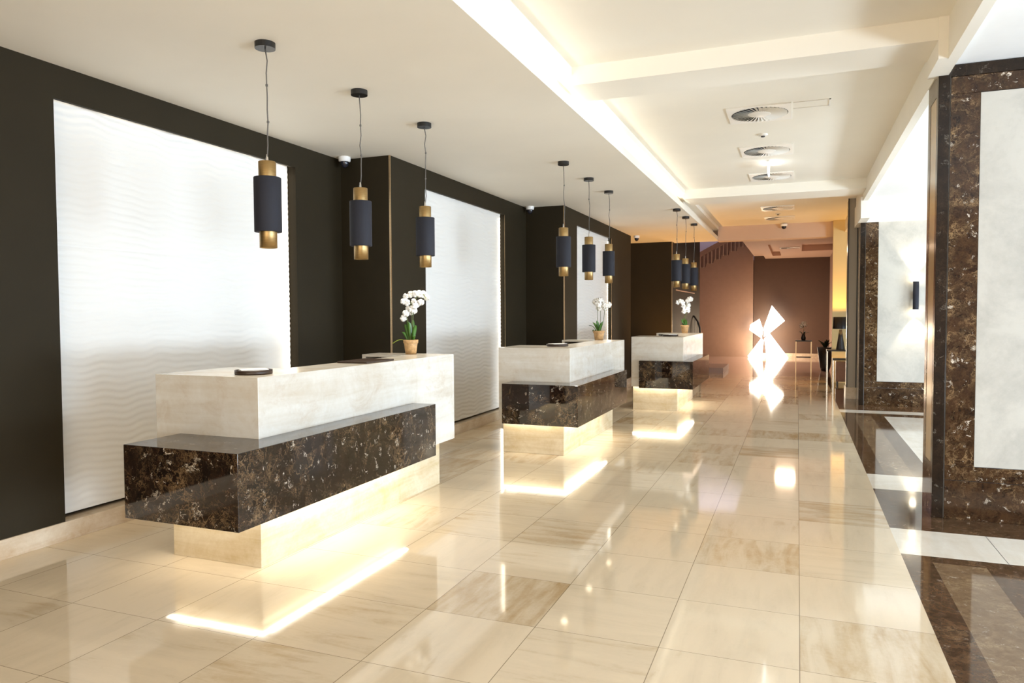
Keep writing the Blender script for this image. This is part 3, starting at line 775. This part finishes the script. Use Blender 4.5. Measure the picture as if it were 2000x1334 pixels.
# ------------------------------------------------------------------ marble clad columns with wall lights
def column(x0, x1, y0, y1, label, top=3.305, top_border=True):
    t = thing('column', label, 'column', ((x0 + x1) / 2, (y0 + y1) / 2, 0), 'marble framed columns', 'structure')
    MB().box(x0 + 0.03, x1 - 0.03, y0 + 0.03, y1 - 0.03, 0, top).build('core', M_white, t)
    # front face: brown frame, cream panel
    f = MB()
    f.box(x0 + 0.08, x0 + 0.265, y0, y0 + 0.03, 0.395, top - (0.21 if top_border else 0))
    f.box(x1 - 0.265, x1 - 0.08, y0, y0 + 0.03, 0.395, top - (0.21 if top_border else 0))
    f.box(x0 + 0.08, x1 - 0.08, y0, y0 + 0.03, 0.29, 0.393)
    if top_border: f.box(x0 + 0.08, x1 - 0.08, y0, y0 + 0.03, top - 0.208, top - 0.085)
    f.build('frame', M_col_marble, t)
    b = MB().box(x0 + 0.08, x1 - 0.08, y0 - 0.002, y0 + 0.03, 0, 0.287)
    b.build('plinth_band', M_col_marble, t, bevel=0.002)
    if top_border: MB().box(x0 + 0.08, x1 - 0.08, y0 - 0.004, y0 + 0.03, top - 0.083, top).build('top_band', M_dark_trim, t, bevel=0.002)
    MB().box(x0 + 0.267, x1 - 0.267, y0 + 0.004, y0 + 0.03, 0.397, top - (0.212 if top_border else 0)).build('panel', M_panel, t)
    c = MB().box(x0, x0 + 0.075, y0, y0 + 0.04, 0, top).box(x1 - 0.075, x1, y0, y0 + 0.04, 0, top)
    c.build('corner_strip', M_dark_trim, t, bevel=0.003)
    s = MB()
    for xs in ((x0, x0 + 0.03), (x1 - 0.03, x1)):
        s.box(*xs, y0 + 0.041, y0 + 0.075, 0, top); s.box(*xs, y1 - 0.10, y1, 0, top)
        s.box(*xs, y0 + 0.075, y1 - 0.10, 0, 0.395); s.box(*xs, y0 + 0.075, y1 - 0.10, top - .2, top)
    s.build('side_frame', M_col_marble, t)
    MB().box(x0 + .002, x0 + 0.03, y0 + 0.077, y1 - 0.102, 0.397, top - .202).build('side_panel', M_side_panel, t)
    MB().box(x0 + 0.03, x1 - 0.03, y1 - 0.029, y1, 0, top).build('rear_cladding', M_col_marble, t)
column(0.938, 2.60, 6.10, 6.53, 'big near column with brown marble frame and cream panel at the right edge')
column(0.944, 2.60, 13.166, 13.60, 'far column with brown marble frame and cream panel carrying the lit wall lamp', 2.99, False)
def sconce(x, y, z, label, h=0.50, r=0.043):
    t = thing('wall_sconce', label, 'wall lamp', (x, y, z), None)
    MB().lathe((x, y, z), [(r, -h / 2), (r, h / 2), (r - .004, h / 2), (r - .004, h / 2 - .03)], 32).lathe((x, y, z), [(r - .004, -h / 2 + .03), (r - .004, -h / 2), (r, -h / 2)], 32).build('body', M_navy, t)
    MB().box(x - .03, x + .03, y + r - .004, y + 0.09, z - .06, z + .06).build('wall_bracket', M_black, t)
    for nm, sg in (('upper_bulb', 1), ('lower_bulb', -1)):
        pr = [(max(.001, r * 1.04 * math.sin(math.pi * k / 12)), sg * (h / 2 - .012) - r * 1.04 * math.cos(math.pi * k / 12)) for k in range(13)]
        MB().lathe((x, y, z), pr, 28).build(nm, M_bulb, t)
    spot('sconce_light', (x, y, z + h / 2 + .05), (0, 0.12, 1), 30, WARMW, 1.3, 0.5, .02)
    spot('sconce_light', (x, y, z - h / 2 - .05), (0, 0.12, -1), 30, WARMW, 1.3, 0.5, .02)
sconce(1.745, 13.08, 1.79, 'navy cylinder wall lamp shining up and down on the far column')

# ------------------------------------------------------------------ far lobby furniture
t = thing('light_sculpture', 'tall glowing white sculpture of folded angular facets on the lobby floor', 'sculpture', (-1.0, 26.0, 0))
def facet(poly, y, cx, cz, d):
    n = len(poly)
    vs = [(x, y, max(z, 0.0)) for x, z in poly] + [(cx, y - d, cz), (cx, y + d, cz)]
    fs = [(k, (k + 1) % n, n) for k in range(n)] + [((k + 1) % n, k, n + 1) for k in range(n)]
    MB().add(vs, fs).build('facet', M_sculpt, t)
facet([(-0.818, 1.773), (-0.401, 1.254), (-0.848, 0.864), (-1.068, 0.707), (-1.07, 1.02)], 26.0, -0.80, 1.22, 0.14)
facet([(-1.208, 1.32), (-1.505, 1.124), (-1.529, 0.94), (-1.129, 0.654), (-1.094, 0.968)], 25.95, -1.30, 1.0, 0.12)
facet([(-1.154, 0.654), (-1.585, 0.045), (-1.56, 0.0), (-1.124, 0.0), (-1.067, 0.602)], 26.0, -1.28, 0.25, 0.14)
facet([(-0.884, 0.838), (-0.281, 0.004), (-0.963, 0.0), (-1.055, 0.655)], 25.98, -0.8, 0.3, 0.14)

t = thing('side_table', 'slim dark metal side table holding the small flower vase in the far lobby', 'table', (0.14, 19.85, 0))
MB().box(-0.05, 0.34, 19.68, 20.03, 0.795, 0.82).build('table_top', M_black, t)
MB().box(-0.04, 0.33, 19.69, 20.02, 0.385, 0.398).build('shelf', M_black, t)
for lx in (-0.045, 0.315):
    for ly in (19.685, 20.005):
        MB().box(lx, lx + .02, ly, ly + .02, 0, 0.795).build('leg', M_bronze, t)
t = thing('flower_vase', 'dark vase with one round white bloom on the slim side table', 'vase', (0.14, 19.85, 0.82))
MB().lathe((0.14, 19.85, .82), [(0.001, 0), (.045, 0), (.06, .06), (.04, .12), (.045, .15), (.03, .15), (.001, .13)], 20).build('vase', M_planter, t)
MB().tube([(0.14, 19.85, .95), (.15, 19.85, 1.08), (.14, 19.85, 1.2)], .006, 6).build('stem', M_stem, t)
for k in range(5):
    lm = MB(); a = k * 1.26; leaf_mesh(lm, (.14, 19.85, .94), (.14 + .13 * math.cos(a), 19.85 + .1 * math.sin(a), 1.02 + .03 * (k % 2)), .022, .03); lm.build('leaf', M_darkleaf, t)
bm_ = MB()
for k in range(7):
    a = k * 0.9; flower(bm_, (.14 + .05 * math.cos(a), 19.85 + .03 * math.sin(a), 1.21 + .045 * math.sin(a * 1.7)), .05, a, .2 * math.cos(a))
bm_.build('bloom', M_petal, t)

t = thing('potted_plant', 'dark tapered floor planter with dark foliage beside the far lobby wall', 'plant', (0.68, 20.6, 0))
MB().lathe((0.68, 20.6, 0), [(0.001, 0), (.10, 0), (.13, .1), (.20, .62), (.18, .62), (.17, .56), (.001, .56)], 28).build('planter', M_planter, t)
for k in range(16):
    a = k * 2.4; rr = .08 + .012 * (k % 5)
    lm = MB(); leaf_mesh(lm, (.68, 20.6, .56), (.68 + rr * 1.4 * math.cos(a), 20.6 + rr * math.sin(a), .72 + .02 * (k % 6)), .03, .05); lm.build('leaf', M_darkleaf, t)

def metal_table(name, label, x0, x1, y0, y1, z, topm):
    t = thing(name, label, 'table', ((x0 + x1) / 2, (y0 + y1) / 2, 0))
    MB().box(x0, x1, y0, y1, z - .03, z).build('table_top', topm, t, bevel=.003)
    for lx in (x0 + .004, x1 - .022):
        for ly in (y0 + .004, y1 - .022):
            MB().box(lx, lx + .018, ly, ly + .018, 0, z - .03).build('leg', M_chrome, t)
    return t
metal_table('console_table', 'dark topped chrome legged table carrying the black shaded lamp', 0.57, 1.15, 16.45, 16.85, 0.745, M_black)
metal_table('side_table', 'lower dark chrome legged table in front of the lamp table, beside the pilaster', 0.625, 0.92, 15.0, 15.35, 0.645, M_black)
t = thing('storage_stool', 'red brown wooden stool under the lamp table', 'stool', (0.95, 16.65, 0))  # added box, its brown stands in for shade on the lower wall
MB().box(0.75, 1.12, 16.52, 16.82, 0.08, 0.50).build('seat_box', M_wall_shade, t, bevel=.01)
for lx in (.77, 1.07):
    for ly in (16.54, 16.77): MB().box(lx, lx + .03, ly, ly + .03, 0, .08).build('leg', M_black, t)
t = thing('table_lamp', 'table lamp with black drum shade and dark flared base, glowing on the wall', 'lamp', (0.84, 16.65, 0.745))
MB().lathe((0.84, 16.65, 0.745), [(0.001, 0), (.09, 0), (.085, .02), (.05, .25), (.03, .42), (.001, .43)], 28).build('base', M_planter, t)
MB().lathe((0.84, 16.65, 0), [(.155, 1.18), (.148, 1.43), (.145, 1.43), (.152, 1.18)], 36).build('shade', M_black, t)
MB().lathe((0.84, 16.65, 0), [(0.001, 1.25), (.03, 1.27), (.035, 1.31), (.02, 1.35), (.001, 1.36)], 16).build('bulb', M_bulb, t)
point('table_lamp_light', (0.84, 16.65, 1.36), 46, (1.0, 0.52, 0.12), 0.035)

# staircase in the rear left corner
t = thing('staircase', 'pink walled staircase rising to the right with pale balusters in the far lobby', 'staircase', (-2.5, 26.3, 0))
steps = []
x, z = -3.55, 2.87
poly = [(-3.7, 0.0)]
poly.append((-3.7, z))
n = 8
for k in range(n):
    x2 = x + 0.262; poly.append((x, z + 0.0)); z += 0.135; poly.append((x, z)); x = x2
poly.append((x, z)); poly.append((-1.44, z)); poly.append((-1.44, 0.0))
MB().prism(poly, 26.30, 26.46).build('stringer_wall', M_rear_pink, t)
x, z = -3.55, 3.005
for k in range(n):
    for q in (0.05, 0.18):
        MB().box(x + q, x + q + .035, 26.26, 26.295, z - .02, z + .34 + (q * .515)).build('baluster', M_bal, t)
    x += .262; z += .135
MB().prism([(-3.7, 2.80), (-1.44, 3.90), (-1.44, 4.60), (-3.7, 3.42)], 26.465, 26.49).build('balustrade_backing', M_rear_pink, t)
MB().prism([(-3.6, 3.31), (-1.44, 4.42), (-1.44, 4.62), (-3.6, 3.48)], 26.24, 26.32).build('handrail_band', M_rear_pink, t)
MB().box(-2.75, -1.75, 19.0, 20.6, 0, 0.13).build('bottom_step', M_rear_pink, t)
rail = [(-2.86, 21.0, 1.47), (-2.73, 21.0, 1.43), (-2.64, 21.0, 1.30), (-2.58, 21.0, 1.12), (-2.56, 21.0, 0.93), (-2.56, 21.0, 0.13)]
tr = thing('curved_railing', 'black curved metal handrail behind the farthest desk', 'railing', (-2.7, 21.0, 0))
rail[-1] = (-2.56, 21.0, 0.0)
MB().tube(rail, .026, 8).build('handrail', M_black, tr)
for bx, bz in ((-2.80, 1.44), (-2.72, 1.40), (-2.65, 1.29)):
    MB().box(bx, bx + .014, 20.99, 21.004, 0.0, bz).build('baluster', M_black, tr)
# thin rail on the side of the last pier
tag(MB().box(-2.756, -2.735, 17.8, 21.1, 2.075, 2.10).build('wall_rail', M_rear_ceil), 'thin pale rail on the brown side of the last pier', 'rail')
# lobby lights
area('stairwell_daylight', (-3.0, 26.56, 5.4), (0, 1, -0.6), 2.4, 0.8, 9, (1.0, 0.93, 0.95))  # added light hidden behind the stringer, brightens the lilac wall
area('lobby_ceiling_light', (-0.3, 22.5, 3.3), (0, 0, -1), 0.5, 0.5, 60, (1.0, 0.70, 0.48))  # added warm ambient fill, no fitting in the ceiling
point('sculpture_glow', (-1.0, 25.6, 0.85), 60, (1.0, 0.74, 0.45), 0.25)
spot('floor_uplight', (-2.75, 16.3, 0.12), (0.1, 0.05, 1), 150, (1.0, .50, .12), 2.4, .9, .06)  # added warm spot hidden behind the last desk, tints the soffit orange
spot('pier_wall_washer', (-2.45, 18.6, 0.15), (-0.3, 0.0, 1), 90, (1.0, .55, .25), 1.5, .8, .05)
